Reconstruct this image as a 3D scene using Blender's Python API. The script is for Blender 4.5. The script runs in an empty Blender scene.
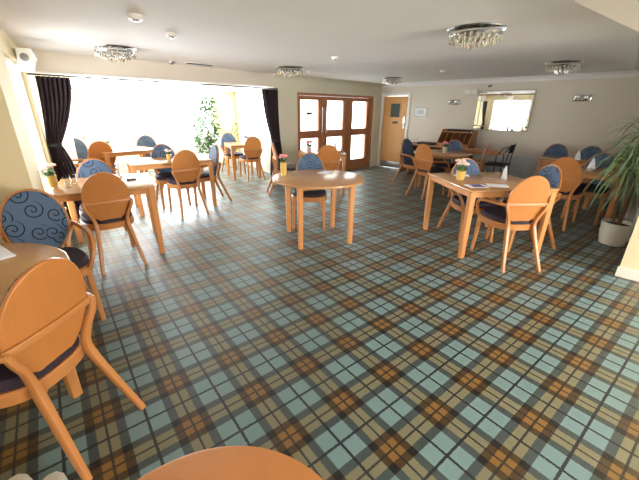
import bpy, bmesh, math, random
from mathutils import Vector, Matrix
random.seed(7)
C = bpy.context.scene.collection
SC = bpy.context.scene
PI = math.pi

# ------------------------------------------------------------------ materials
def lin(c):
    return tuple(((v/255)/12.92 if v/255 <= .04045 else ((v/255+.055)/1.055)**2.4) for v in c) + (1,)

def newmat(name):
    m = bpy.data.materials.new(name); m.use_nodes = True
    nt = m.node_tree; nt.nodes.clear()
    out = nt.nodes.new('ShaderNodeOutputMaterial')
    b = nt.nodes.new('ShaderNodeBsdfPrincipled')
    nt.links.new(b.outputs[0], out.inputs[0])
    return m, nt, b

def N(nt, t, **kw):
    n = nt.nodes.new(t)
    for k, v in kw.items(): setattr(n, k, v)
    return n

def M(nt, op, a, b=None, c=None, clamp=False):
    n = nt.nodes.new('ShaderNodeMath'); n.operation = op; n.use_clamp = clamp
    for i, v in enumerate((a, b, c)):
        if v is None: continue
        if isinstance(v, (int, float)): n.inputs[i].default_value = v
        else: nt.links.new(v, n.inputs[i])
    return n.outputs[0]

def mixc(nt, f, a, b, bt='MIX'):
    n = nt.nodes.new('ShaderNodeMix'); n.data_type = 'RGBA'; n.blend_type = bt
    for sock, v in ((n.inputs[0], f), (n.inputs[6], a), (n.inputs[7], b)):
        if isinstance(v, (int, float)): sock.default_value = v
        elif isinstance(v, tuple): sock.default_value = v
        else: nt.links.new(v, sock)
    return n.outputs[2]

def plain(name, rgb, rough=.6, metal=0, spec=.5, var=.06, scale=6):
    m, nt, b = newmat(name)
    b.inputs['Roughness'].default_value = rough; b.inputs['Metallic'].default_value = metal
    b.inputs['Specular IOR Level'].default_value = spec
    tc = N(nt, 'ShaderNodeTexCoord'); no = N(nt, 'ShaderNodeTexNoise')
    no.inputs['Scale'].default_value = scale
    nt.links.new(tc.outputs['Object'], no.inputs['Vector'])
    c = lin(rgb); d = tuple(x*(1-var) for x in c[:3]) + (1,); e = tuple(min(1, x*(1+var)) for x in c[:3]) + (1,)
    nt.links.new(mixc(nt, no.outputs['Fac'], d, e), b.inputs['Base Color'])
    return m

def wood(name, rgb, rough=.35, k=.16, scale=9, axis=2, spec=.5):
    m, nt, b = newmat(name)
    tc = N(nt, 'ShaderNodeTexCoord'); mp = N(nt, 'ShaderNodeMapping')
    s = [scale]*3; s[axis] = scale*.12; mp.inputs['Scale'].default_value = s
    nt.links.new(tc.outputs['Object'], mp.inputs[0])
    no = N(nt, 'ShaderNodeTexNoise'); no.inputs['Scale'].default_value = 3.2; no.inputs['Detail'].default_value = 5
    no.inputs['Distortion'].default_value = .8
    nt.links.new(mp.outputs[0], no.inputs['Vector'])
    c = lin(rgb); d = tuple(x*(1-k) for x in c[:3]) + (1,); e = tuple(min(1, x*(1+k)) for x in c[:3]) + (1,)
    nt.links.new(mixc(nt, no.outputs['Fac'], d, e), b.inputs['Base Color'])
    b.inputs['Roughness'].default_value = rough; b.inputs['Specular IOR Level'].default_value = spec
    return m

def carpet_mat():
    m, nt, b = newmat('tartan_carpet')
    g = N(nt, 'ShaderNodeNewGeometry'); mp = N(nt, 'ShaderNodeMapping', vector_type='TEXTURE')
    mp.inputs['Location'].default_value = CARPET_O + (0,)
    mp.inputs['Rotation'].default_value = (0, 0, CARPET_R)
    mp.inputs['Scale'].default_value = (CARPET_P, CARPET_P, 1)
    nt.links.new(g.outputs['Position'], mp.inputs[0])
    # woven wobble of the yarn edges
    no = N(nt, 'ShaderNodeTexNoise'); no.inputs['Scale'].default_value = 70; no.inputs['Detail'].default_value = 1
    nt.links.new(mp.outputs[0], no.inputs['Vector'])
    sx = N(nt, 'ShaderNodeSeparateXYZ'); nt.links.new(mp.outputs[0], sx.inputs[0])
    cols = []; lines = []
    for ax in (0, 1):
        v = M(nt, 'ADD', sx.outputs[ax], M(nt, 'MULTIPLY', M(nt, 'SUBTRACT', no.outputs['Fac'], .5), .03))
        f = M(nt, 'SUBTRACT', v, M(nt, 'FLOOR', M(nt, 'ADD', v, .5)))
        d = M(nt, 'ABSOLUTE', f)                     # 0 at the navy line, .5 at the brown cross
        r = N(nt, 'ShaderNodeValToRGB'); r.color_ramp.interpolation = 'CONSTANT'
        els = r.color_ramp.elements
        q = lambda c: tuple(v/255 for v in c)+(1,); L = q((110, 136, 137)); B = q((14, 10, 8)); T = q((124, 90, 38))
        els[0].position = 0; els[0].color = L
        els[1].position = .255; els[1].color = B
        e = els.new(.372); e.color = T
        nt.links.new(d, r.inputs[0]); cols.append(r.outputs[0])
        l1 = M(nt, 'LESS_THAN', d, .019); l2 = M(nt, 'GREATER_THAN', d, .485)
        lines.append(M(nt, 'MAXIMUM', M(nt, 'MULTIPLY', l1, .85), M(nt, 'MULTIPLY', l2, .75)))
    c = mixc(nt, .5, cols[0], cols[1])
    c = mixc(nt, M(nt, 'MAXIMUM', lines[0], lines[1]), c, q((18, 21, 30)))
    gm = N(nt, 'ShaderNodeGamma'); gm.inputs[1].default_value = 2.2; nt.links.new(c, gm.inputs[0]); c = gm.outputs[0]
    n2 = N(nt, 'ShaderNodeTexNoise'); n2.inputs['Scale'].default_value = 160; n2.inputs['Detail'].default_value = 2
    nt.links.new(mp.outputs[0], n2.inputs['Vector'])
    sp = M(nt, 'ADD', M(nt, 'MULTIPLY', n2.outputs['Fac'], 1.1), .42)
    cv = N(nt, 'ShaderNodeCombineColor')
    for i in range(3): nt.links.new(sp, cv.inputs[i])
    c = mixc(nt, 1.0, c, cv.outputs[0], 'MULTIPLY')
    nt.links.new(c, b.inputs['Base Color'])
    b.inputs['Roughness'].default_value = .38; b.inputs['Specular IOR Level'].default_value = .55
    b.inputs['Sheen Weight'].default_value = .06; b.inputs['Sheen Roughness'].default_value = .4
    bp = N(nt, 'ShaderNodeBump'); bp.inputs['Strength'].default_value = .35; bp.inputs['Distance'].default_value = .004
    nt.links.new(n2.outputs['Fac'], bp.inputs['Height']); nt.links.new(bp.outputs[0], b.inputs['Normal'])
    return m

def scroll_fabric(name, base, dark):
    m, nt, b = newmat(name)
    tc = N(nt, 'ShaderNodeTexCoord'); sx = N(nt, 'ShaderNodeSeparateXYZ'); cx = N(nt, 'ShaderNodeCombineXYZ')
    nt.links.new(tc.outputs['Object'], sx.inputs[0])
    nt.links.new(sx.outputs[0], cx.inputs[0]); nt.links.new(sx.outputs[2], cx.inputs[1])
    vo = N(nt, 'ShaderNodeTexVoronoi', voronoi_dimensions='2D'); vo.inputs['Scale'].default_value = 8.2
    vo.inputs['Randomness'].default_value = .8
    nt.links.new(cx.outputs[0], vo.inputs['Vector'])
    sub = N(nt, 'ShaderNodeVectorMath', operation='SUBTRACT')
    nt.links.new(cx.outputs[0], sub.inputs[0]); nt.links.new(vo.outputs['Position'], sub.inputs[1])
    s2 = N(nt, 'ShaderNodeSeparateXYZ'); nt.links.new(sub.outputs[0], s2.inputs[0])
    ang = M(nt, 'DIVIDE', M(nt, 'ARCTAN2', s2.outputs[1], s2.outputs[0]), 2*PI)
    rad = M(nt, 'POWER', M(nt, 'ADD', M(nt, 'MULTIPLY', s2.outputs[0], s2.outputs[0]), M(nt, 'MULTIPLY', s2.outputs[1], s2.outputs[1])), .5)
    ph = M(nt, 'FRACT', M(nt, 'ADD', M(nt, 'MULTIPLY', rad, 27), ang))
    ln = M(nt, 'LESS_THAN', ph, .21)
    inside = M(nt, 'LESS_THAN', rad, .064)
    f = M(nt, 'MULTIPLY', ln, inside)
    nt.links.new(mixc(nt, f, lin(base), lin(dark)), b.inputs['Base Color'])
    b.inputs['Roughness'].default_value = .75; b.inputs['Specular IOR Level'].default_value = .3
    b.inputs['Sheen Weight'].default_value = .1
    return m

def glass_mat(name, tint=(1, 1, 1, 1), frost=0.0):
    m = bpy.data.materials.new(name); m.use_nodes = True
    nt = m.node_tree; nt.nodes.clear()
    out = N(nt, 'ShaderNodeOutputMaterial'); mx = N(nt, 'ShaderNodeMixShader')
    tr = N(nt, 'ShaderNodeBsdfTransparent'); tr.inputs[0].default_value = tint
    gl = N(nt, 'ShaderNodeBsdfGlossy'); gl.inputs['Roughness'].default_value = .03
    fr = N(nt, 'ShaderNodeFresnel'); fr.inputs[0].default_value = 1.45
    ge = N(nt, 'ShaderNodeNewGeometry')
    nt.links.new(M(nt, 'MULTIPLY', fr.outputs[0], M(nt, 'SUBTRACT', 1.0, ge.outputs['Backfacing'])), mx.inputs[0])
    if frost:
        tl = N(nt, 'ShaderNodeBsdfTranslucent'); tl.inputs[0].default_value = (.95, .97, .95, 1)
        m2 = N(nt, 'ShaderNodeMixShader'); m2.inputs[0].default_value = frost
        nt.links.new(tr.outputs[0], m2.inputs[1]); nt.links.new(tl.outputs[0], m2.inputs[2])
        nt.links.new(m2.outputs[0], mx.inputs[1])
    else: nt.links.new(tr.outputs[0], mx.inputs[1])
    nt.links.new(gl.outputs[0], mx.inputs[2]); nt.links.new(mx.outputs[0], out.inputs[0])
    return m

def crystal_mat():
    m = bpy.data.materials.new('crystal'); m.use_nodes = True
    nt = m.node_tree; nt.nodes.clear()
    out = N(nt, 'ShaderNodeOutputMaterial'); mx = N(nt, 'ShaderNodeMixShader'); mx.inputs[0].default_value = .6
    tr = N(nt, 'ShaderNodeBsdfTransparent'); tr.inputs[0].default_value = (.86, .86, .85, 1)
    gl = N(nt, 'ShaderNodeBsdfGlossy'); gl.inputs['Roughness'].default_value = .06; gl.inputs[0].default_value = (.95, .95, .95, 1)
    nt.links.new(tr.outputs[0], mx.inputs[1]); nt.links.new(gl.outputs[0], mx.inputs[2]); nt.links.new(mx.outputs[0], out.inputs[0])
    return m

CARPET_P = .3522
_ry, _cy = math.radians(45), .666
def rf(r, f):      # (right, forward) of the viewpoint -> world
    return (r*math.cos(_ry)+f*math.sin(_ry), -r*math.sin(_ry)+f*math.cos(_ry))
CARPET_O = rf(.2584*1.5, .9013*1.5)
CARPET_R = _cy-_ry

MAT = dict(
    carpet=carpet_mat(),
    chairwood=wood('beech_chair', (186, 124, 70), .35, .10),
    veneer=wood('beech_veneer', (188, 122, 64), .38, .10, 7),
    tabletop=wood('table_laminate', (190, 140, 92), .22, .10, 6, 0),
    tablewood=wood('beech_table', (206, 142, 84), .38, .10),
    doorwood=wood('mahogany', (172, 112, 74), .4, .2),
    oak=wood('oak_door', (208, 152, 88), .42, .12, 5),
    darkwood=wood('sideboard_wood', (120, 74, 44), .45, .2),
    midwood=wood('rack_wood', (172, 116, 72), .45, .15),
    insidewood=plain('sideboard_inside', (58, 36, 28), .7),
    fabric=scroll_fabric('scroll_fabric', (84, 105, 134), (22, 26, 42)),
    navyfab=plain('navy_fabric', (40, 44, 62), .8),
    seat=plain('aubergine_seat', (42, 28, 44), .7, var=.25, scale=30),
    curtain=plain('aubergine_curtain', (46, 30, 38), .8, var=.2, scale=20),
    cream=plain('cream_wall', (222, 208, 172), .75, spec=.2, var=.02, scale=2),
    far=plain('stone_wall', (220, 216, 196), .75, spec=.2, var=.02, scale=2),
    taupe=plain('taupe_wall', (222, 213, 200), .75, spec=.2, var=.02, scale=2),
    grey=plain('pale_grey_wall', (210, 208, 198), .75, spec=.2, var=.02, scale=2),
    sunyellow=plain('pale_yellow_wall', (236, 218, 172), .75, spec=.2, var=.02, scale=2),
    ceiling=plain('ceiling_paint', (238, 235, 235), .8, spec=.2, var=.02, scale=2),
    white=plain('white_gloss', (236, 234, 228), .4, var=.02),
    offwhite=plain('offwhite', (226, 222, 210), .5, var=.03),
    radiator=plain('radiator_white', (200, 202, 202), .45, var=.02),
    paper=plain('paper', (240, 240, 244), .8, var=.02),
    print=plain('print_violet', (110, 96, 160), .8, var=.3, scale=60),
    pot=plain('cream_ceramic', (226, 220, 208), .4, var=.03),
    jug=plain('jug_glaze', (222, 190, 110), .4, var=.1),
    soil=plain('soil', (44, 32, 26), .9, var=.3, scale=40),
    leaf=plain('leaf_green', (84, 116, 62), .5, var=.35, scale=9),
    leafdark=plain('leaf_dark', (118, 146, 98), .38, var=.45, scale=7),
    leaflight=plain('leaf_light', (58, 100, 34), .5, var=.3, scale=9),
    bark=plain('bark', (120, 92, 70), .8, var=.3, scale=30),
    pink=plain('petal_pink', (236, 150, 160), .7, var=.15, scale=30),
    peach=plain('petal_peach', (240, 214, 200), .7, var=.1, scale=30),
    black=plain('black_plastic', (24, 24, 26), .5),
    metal=plain('dark_metal', (60, 60, 64), .35, .8),
    chrome=plain('chrome', (205, 205, 208), .18, 1, var=.02),
    steel=plain('steel', (170, 170, 172), .35, .9),
    mirror=plain('mirror_silver', (236, 240, 238), .015, 1, var=0),
    glass=glass_mat('window_glass'),
    frost=glass_mat('frosted_glass', (.9, .93, .9, 1), .5),
    tumbler=glass_mat('tumbler_glass', (.93, .95, .96, 1)),
    crystal=crystal_mat(),
    green=plain('dark_green_glass', (36, 56, 52), .5, var=.3, scale=12),
    bulb=plain('lamp_lens', (120, 120, 118), .2),
)

# ------------------------------------------------------------------ mesh builder
class MB:
    def __init__(s): s.v = []; s.f = []
    def add(s, vs, fs):
        o = len(s.v); s.v += [tuple(v) for v in vs]; s.f += [tuple(i+o for i in f) for f in fs]; return s
    def box(s, x0, x1, y0, y1, z0, z1, mtx=None):
        vs = [Vector((x, y, z)) for z in (z0, z1) for x, y in ((x0, y0), (x1, y0), (x1, y1), (x0, y1))]
        if mtx: vs = [mtx @ v for v in vs]
        return s.add(vs, [(3, 2, 1, 0), (4, 5, 6, 7), (0, 1, 5, 4), (1, 2, 6, 5), (2, 3, 7, 6), (3, 0, 4, 7)])
    def rbox(s, x0, x1, y0, y1, z0, z1, r=.005, mtx=None, segs=2):
        bm = bmesh.new()
        vs = [bm.verts.new((x, y, z)) for z in (z0, z1) for x, y in ((x0, y0), (x1, y0), (x1, y1), (x0, y1))]
        for f in [(3, 2, 1, 0), (4, 5, 6, 7), (0, 1, 5, 4), (1, 2, 6, 5), (2, 3, 7, 6), (3, 0, 4, 7)]: bm.faces.new([vs[i] for i in f])
        bmesh.ops.bevel(bm, geom=list(bm.edges), offset=r, segments=segs, affect='EDGES', profile=.5)
        bm.verts.index_update()
        V = [mtx @ v.co if mtx else v.co.copy() for v in bm.verts]
        F = [[v.index for v in f.verts] for f in bm.faces]
        bm.free(); return s.add(V, F)
    def tube(s, pts, rad, n=10, flat=None, sub=5, up=(0, 0, 1), sq=1.0):
        """swept rod through pts; rad one value or one per point; flat = second half-width; sq>1 squares the section"""
        pts = [Vector(p) for p in pts]
        if not isinstance(rad, (list, tuple)): rad = [rad]*len(pts)
        if flat is None: flat = rad
        elif not isinstance(flat, (list, tuple)): flat = [flat]*len(pts)
        P = []; R = []; Q = []
        if len(pts) > 2 and sub > 1:
            for i in range(len(pts)-1):
                p0 = pts[max(i-1, 0)]; p1 = pts[i]; p2 = pts[i+1]; p3 = pts[min(i+2, len(pts)-1)]
                for k in range(sub):
                    t = k/sub
                    P.append(.5*((2*p1)+(p2-p0)*t+(2*p0-5*p1+4*p2-p3)*t*t+(3*p1-p0-3*p2+p3)*t**3))
                    R.append(rad[i]*(1-t)+rad[i+1]*t); Q.append(flat[i]*(1-t)+flat[i+1]*t)
            P.append(pts[-1]); R.append(rad[-1]); Q.append(flat[-1])
        else: P, R, Q = pts, list(rad), list(flat)
        vs = []; fs = []; u = None
        for i, p in enumerate(P):
            t = (P[min(i+1, len(P)-1)]-P[max(i-1, 0)]).normalized()
            if u is None:
                a = Vector(up)
                if abs(a.dot(t)) > .95: a = Vector((0, 1, 0))
                u = (a-t*a.dot(t)).normalized()
            else: u = (u-t*u.dot(t)).normalized()
            w = t.cross(u)
            for k in range(n):
                a = 2*PI*k/n; c, d = math.cos(a), math.sin(a)
                if sq != 1.0:
                    c = math.copysign(abs(c)**(1/sq), c); d = math.copysign(abs(d)**(1/sq), d)
                vs.append(p+u*c*R[i]+w*d*Q[i])
        m = len(P)
        for i in range(m-1):
            for k in range(n):
                fs.append((i*n+k, i*n+(k+1) % n, (i+1)*n+(k+1) % n, (i+1)*n+k))
        fs.append(tuple(range(n-1, -1, -1))); fs.append(tuple((m-1)*n+k for k in range(n)))
        return s.add(vs, fs)
    def lathe(s, prof, n=24, loc=(0, 0, 0), sx=1, sy=1):
        vs = []; fs = []
        for r, z in prof:
            for k in range(n):
                a = 2*PI*k/n; vs.append((loc[0]+r*sx*math.cos(a), loc[1]+r*sy*math.sin(a), loc[2]+z))
        for i in range(len(prof)-1):
            for k in range(n): fs.append((i*n+k, i*n+(k+1) % n, (i+1)*n+(k+1) % n, (i+1)*n+k))
        fs.append(tuple(range(n-1, -1, -1))); fs.append(tuple((len(prof)-1)*n+k for k in range(n)))
        return s.add(vs, fs)
    def prism(s, poly, z0, z1, mtx=None):
        n = len(poly)
        vs = [Vector((x, y, z)) for z in (z0, z1) for x, y in poly]
        if mtx: vs = [mtx @ v for v in vs]
        return s.add(vs, [tuple(range(n-1, -1, -1)), tuple(range(n, 2*n))]+[(i, (i+1) % n, n+(i+1) % n, n+i) for i in range(n)])
    def ball(s, c, rx, ry=None, rz=None, n=10, m=7):
        ry = ry or rx; rz = rz or rx
        prof = []
        for i in range(m+1):
            t = -PI/2+PI*i/m; prof.append((max(.02, math.cos(t)), math.sin(t)))
        vs = []; fs = []
        for r, z in prof:
            for k in range(n):
                a = 2*PI*k/n; vs.append((c[0]+rx*r*math.cos(a), c[1]+ry*r*math.sin(a), c[2]+rz*z))
        for i in range(m):
            for k in range(n): fs.append((i*n+k, i*n+(k+1) % n, (i+1)*n+(k+1) % n, (i+1)*n+k))
        fs.append(tuple(range(n-1, -1, -1))); fs.append(tuple(m*n+k for k in range(n)))
        return s.add(vs, fs)
    def build(s, name, mat, parent=None, smooth=True, angle=35):
        me = bpy.data.meshes.new(name); me.from_pydata(s.v, [], s.f); me.update()
        bm = bmesh.new(); bm.from_mesh(me); bmesh.ops.recalc_face_normals(bm, faces=list(bm.faces)); bm.to_mesh(me); bm.free()
        me.materials.append(mat if not isinstance(mat, str) else MAT[mat])
        if smooth:
            for p in me.polygons: p.use_smooth = True
            me.set_sharp_from_angle(angle=math.radians(angle))
        o = bpy.data.objects.new(name, me); C.objects.link(o)
        if parent is not None: o.parent = parent
        return o

def tag(o, label=None, cat=None, group=None, kind=None, loc=None, rz=None):
    if label: o['label'] = label
    if cat: o['category'] = cat
    if group: o['group'] = group
    if kind: o['kind'] = kind
    if loc is not None: o.location = loc
    if rz is not None: o.rotation_euler = (0, 0, rz)
    return o
def empty(name, label, cat, loc=(0, 0, 0), rz=0, group=None):
    o = bpy.data.objects.new(name, None); C.objects.link(o); o.empty_display_size = .1
    return tag(o, label, cat, group, None, loc, rz)
def dup(o, parent=None):
    c = o.copy(); C.objects.link(c)
    if parent is not None: c.parent = parent
    for ch in list(o.children): dup(ch, c)
    return c
def struct(name, mb, mat, smooth=False):
    return tag(mb.build(name, mat, None, smooth), kind='structure')

# ------------------------------------------------------------------ room shell
CZ = 2.13
def wall_pts(p0, p1, z0, z1, th, openings=()):
    """wall from p0 to p1, thickness th to the left of the direction p0->p1, openings (s0,s1,z0,z1) in metres"""
    a = Vector((p0[0], p0[1], 0)); b = Vector((p1[0], p1[1], 0)); L = (b-a).length
    ang = math.atan2(b.y-a.y, b.x-a.x)
    mt = Matrix.Translation(a) @ Matrix.Rotation(ang, 4, 'Z')
    mb = MB(); s = 0
    for (s0, s1, a0, a1) in sorted(openings):
        if s0 > s: mb.box(s, s0, 0, th, z0, z1, mt)
        if a0 > z0: mb.box(s0, s1, 0, th, z0, a0, mt)
        if a1 < z1: mb.box(s0, s1, 0, th, a1, z1, mt)
        s = s1
    if s < L: mb.box(s, L, 0, th, z0, z1, mt)
    return mb, mt

struct('floor', MB().box(-1.4, 8.3, -3.3, 9.3, -.1, 0), 'carpet')
struct('ceiling', MB().box(-1.4, 8.3, -3.3, 5.9, CZ, CZ+.1), 'ceiling')

# far wall with the brown glazed doors
mb, mt = wall_pts((4.40, 5.7), (8.2, 5.7), 0, CZ, .2, [(.60, 3.24, 0, 1.82)])
struct('wall_far', mb, 'far')
# downstand beam over the sunroom opening
struct('trim_beam', MB().box(.3, 4.40, 5.7, 5.92, 1.905, CZ), 'taupe')  # shade on the beam face is put in as the darker taupe colour
struct('trim_soffit', MB().box(.3, 4.40, 5.7, 6.0, 1.885, 1.905), 'white')
mb, mt = wall_pts((8.0, .25), (8.0, 5.75), 0, CZ, -.2, [(4.61, 5.37, 0, 1.84)])
struct('wall_right', mb, 'taupe')
mb, mt = wall_pts((4.30, -.125), (8.05, .30), 0, CZ, -.15)
struct('wall_alcove', mb, 'grey')
mb, mt = wall_pts((4.15, -3.2), (4.15, 0), 0, CZ, -.2)
struct('wall_near_right', mb, 'cream')
mb = MB().rbox(4.125, 4.152, -3.2, .012, 0, .1, .004)
struct('baseboard_near_right', mb, 'offwhite')
mb, mt = wall_pts((8.0, .55), (8.0, 4.84), 0, .09, .018); struct('baseboard_right', mb, 'offwhite')
mb, mt = wall_pts((4.45, 5.7), (4.98, 5.7), 0, .09, -.018); struct('baseboard_far', mb, 'offwhite')

# cove between walls and ceiling
def cove(p0, p1, side):
    a = Vector((p0[0], p0[1], 0)); b = Vector((p1[0], p1[1], 0)); L = (b-a).length
    mt = Matrix.Translation(a) @ Matrix.Rotation(math.atan2(b.y-a.y, b.x-a.x), 4, 'Z')
    pr = [(0, CZ), (0, CZ-.085), (.012, CZ-.085)] + [(.012+.075*(1-math.cos(t)), CZ-.085+.075*math.sin(t)) for t in (.4, .8, 1.2, PI/2)] + [(.087, CZ)]
    n = len(pr)
    vs = [mt @ Vector((s, side*y, z)) for s in (0, L) for y, z in pr]
    return MB().add(vs, [tuple(range(n)), tuple(range(2*n-1, n-1, -1))]+[(i, (i+1) % n, n+(i+1) % n, n+i) for i in range(n)])
struct('trim_cove_right', cove((8.0, .30), (8.0, 5.7), 1), 'ceiling', True)
struct('trim_cove_far', cove((4.40, 5.7), (8.0, 5.7), -1), 'far', True)

# left side: slanted wall with a tall glazed opening, return, near wall with patio windows
LW = lambda y: .30+.19*(y-3.85)
la, lb = (LW(3.45), 3.45), (LW(5.9), 5.9)
sl = math.hypot(1, .19)
mb, mtL = wall_pts(la, lb, 0, CZ, .16, [((4.08-3.45)*sl, (5.42-3.45)*sl, .25, 1.93)])
struct('wall_left', mb, 'cream')
mb, mt = wall_pts((-1.1, 3.45), (LW(3.45), 3.45), 0, CZ, .16); struct('wall_left_return', mb, 'cream')
NWO = [(.7, 2.5, .5, 1.9)]
mb, mtN = wall_pts((-1.1, -3.2), (-1.1, 3.45), 0, CZ, .16, NWO)
struct('wall_near_left', mb, 'cream')
mb, mtB = wall_pts((4.35, -3.2), (-1.3, -3.2), 0, CZ, .16, [(.3, 1.9, .7, 1.9)])
struct('wall_back', mb, 'cream')

# sunroom
SL0, SL1 = (LW(5.9), 5.9), (1.62, 9.0)
mb, mt = wall_pts(SL0, SL1, 0, 2.05, .15); struct('wall_sunroom_left', mb, 'sunyellow')
mb, mtSB = wall_pts((1.5, 9.0), (5.75, 9.0), 0, 2.05, .15, [(.16, 3.36, .84, 1.88)]); struct('wall_sunroom_back', mb, 'sunyellow')
mb, mtSR = wall_pts((4.75, 5.9), (5.56, 9.0), 0, 2.05, -.15, [(.35, 3.05, .74, 1.85)]); struct('wall_sunroom_right', mb, 'white')
struct('trim_sunroom_panel', MB().box(1.62, 5.0, 8.96, 9.0, 0, .80), 'white')
struct('ceiling_sunroom', MB().box(.4, 5.8, 5.9, 9.2, 1.93, 2.05), 'white')
# upstand beam over the viewpoint
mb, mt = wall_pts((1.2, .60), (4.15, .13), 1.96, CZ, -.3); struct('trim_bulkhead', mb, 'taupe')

def window(name, mt, s0, s1, z0, z1, th, mull=(), trans=(), mat='white', fw=.05):
    """frame and panes inside an opening, in the wall's own frame"""
    y0, y1 = (.04, .10) if th > 0 else (-.10, -.04)
    f = MB()
    f.box(s0, s1, y0, y1, z0, z0+fw, mt).box(s0, s1, y0, y1, z1-fw, z1, mt)
    f.box(s0, s0+fw, y0, y1, z0, z1, mt).box(s1-fw, s1, y0, y1, z0, z1, mt)
    for m_ in mull: f.box(m_-fw/2, m_+fw/2, y0, y1, z0+fw, z1-fw, mt)
    for t in trans: f.box(s0+fw, s1-fw, y0, y1, t-fw/2, t+fw/2, mt)
    fr = tag(f.build(name, mat, None, False), kind='structure')
    ed = [s0]+list(mull)+[s1]
    for a, b in zip(ed[:-1], ed[1:]):
        MB().box(a+fw/2, b-fw/2, (y0+y1)/2-.003, (y0+y1)/2+.003, z0+fw/2, z1-fw/2, mt).build('pane', 'glass', fr, False)
    y2 = -.03 if th > 0 else .03
    MB().box(s0-.03, s1+.03, min(y2, (y0+y1)/2), max(y2, (y0+y1)/2), z0-.03, z0, mt).build('sill', mat, fr, False)
    return fr
window('window_1', mtSB, .16, 3.36, .84, 1.88, 1, mull=(1.2, 2.3), trans=())
window('window_2', mtSR, .35, 3.05, .74, 1.85, -1, mull=(1.7,))
window('window_3', mtL, (4.08-3.45)*sl, (5.42-3.45)*sl, .25, 1.93, 1, mat='white')
for i, o in enumerate(NWO): window('window_%d' % (4+i), mtN, o[0], o[1], o[2], o[3], 1, mull=((o[0]+o[1])/2,))
window('window_5', mtB, 0.3, 1.9, .7, 1.9, 1, mull=(1.1,))  # unseen window behind the viewpoint, added to let fill light in

# brown glazed doors (three bays)
def glazed_doors():
    f = MB(); y0, y1 = 5.72, 5.80
    f.box(5.0, 5.05, 5.69, 5.82, 0, 1.82).box(7.57, 7.64, 5.69, 5.82, 0, 1.82).box(5.05, 7.57, 5.69, 5.82, 1.77, 1.82)
    d = tag(f.build('door_1', 'doorwood', None, False), kind='structure')
    bays = [(5.05, 5.79, 5.10, 5.66), (5.79, 6.62, 5.93, 6.50), (6.62, 7.57, 6.84, 7.42)]
    for a, b, g0, g1 in bays:
        l = MB(); l.box(a+.004, g0, y0, y1, .002, 1.765).box(g1, b-.004, y0, y1, .002, 1.765)
        for z0, z1 in ((.002, .27), (.88, 1.04), (1.685, 1.765)): l.box(g0, g1, y0, y1, z0, z1)
        lf = l.build('door_leaf', 'doorwood', d, False)
        for z0, z1 in ((.27, .88), (1.04, 1.685)): MB().box(g0, g1, 5.755, 5.765, z0, z1).build('pane', 'frost', lf, False)
        if a < 5.1:
            h = MB().tube([(5.73, 5.72, .98), (5.73, 5.675, .98), (5.73, 5.675, 1.53), (5.73, 5.72, 1.53)], .012, 8, sub=1)
            h.build('pull_handle', 'chrome', lf)
            s = MB().rbox(5.30, 5.48, 5.742, 5.752, 1.375, 1.435, .003).build('door_sign', 'black', lf); s['label'] = 'small black sign on the glass'
        elif a < 6:
            MB().tube([(5.86, 5.72, .98), (5.86, 5.675, .98), (5.86, 5.675, 1.53), (5.86, 5.72, 1.53)], .012, 8, sub=1).build('pull_handle', 'chrome', lf)
glazed_doors()
struct('trim_door_far', MB().box(7.64, 7.70, 5.67, 5.70, 0, 1.84), 'offwhite')

def oak_door():
    f = MB()
    for y0, y1, z0, z1 in ((4.80, 4.87, 0, 1.83), (5.61, 5.68, 0, 1.83), (4.80, 5.68, 1.83, 1.90)): f.box(7.97, 8.06, y0, y1, z0, z1)
    d = tag(f.build('door_2', 'white', None, False), kind='structure')
    lf = MB().box(8.0, 8.04, 4.875, 5.605, .01, 1.825).build('door_leaf', 'oak', d, False)
    v = MB()
    for a, b, z0, z1 in ((5.06, 5.09, 1.29, 1.68), (5.37, 5.40, 1.29, 1.68), (5.09, 5.37, 1.65, 1.68), (5.09, 5.37, 1.29, 1.32)): v.box(7.985, 8.0, a, b, z0, z1)
    vp = v.build('vision_panel_frame', 'oak', lf, False)
    MB().box(7.992, 7.999, 5.09, 5.37, 1.32, 1.65).build('pane', 'green', vp, False)
    MB().rbox(7.99, 8.0, 5.13, 5.29, 1.16, 1.215, .003).build('name_plate', 'black', lf)
    MB().rbox(7.99, 8.0, 4.90, 4.97, 1.05, 1.34, .003).build('push_plate', 'chrome', lf)
    MB().rbox(7.992, 8.0, 4.89, 5.59, .02, .17, .002).build('kick_plate', 'steel', lf)
oak_door()

# ------------------------------------------------------------------ chairs
OA, OB, OZ, OY, LEAN = .198, .250, .702, -.25, .18
def bk(x, z, off=0.0):
    """point on the back's mid surface: x across, z up along it, off towards the front"""
    y = off+.30*x*x
    return Vector((x, OY+y*math.cos(LEAN)-z*math.sin(LEAN), OZ+z*math.cos(LEAN)+y*math.sin(LEAN)))
def oval(a, b, f0, f1, bulge=0, nr=6, n=40, rim=.004):
    vs = []; fs = []
    for side in (0, 1):
        for i in range(nr+1):
            r = i/nr
            for k in range(n):
                t = 2*PI*k/n; off = (f1+bulge*(1-r**2.5)) if side else f0
                if i == nr: off = off+(-rim if side else rim)
                rr = r if i < nr-1 else (1 if i == nr else 1-rim/a)
                vs.append(bk(a*rr*math.cos(t), b*rr*math.sin(t), off))
    for side in (0, 1):
        o = side*(nr+1)*n
        for i in range(nr):
            for k in range(n): fs.append((o+i*n+k, o+i*n+(k+1) % n, o+(i+1)*n+(k+1) % n, o+(i+1)*n+k))
    o2 = (nr+1)*n
    for k in range(n): fs.append((nr*n+k, nr*n+(k+1) % n, o2+nr*n+(k+1) % n, o2+nr*n+k))
    mb = MB().add(vs, fs)
    return mb
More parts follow.
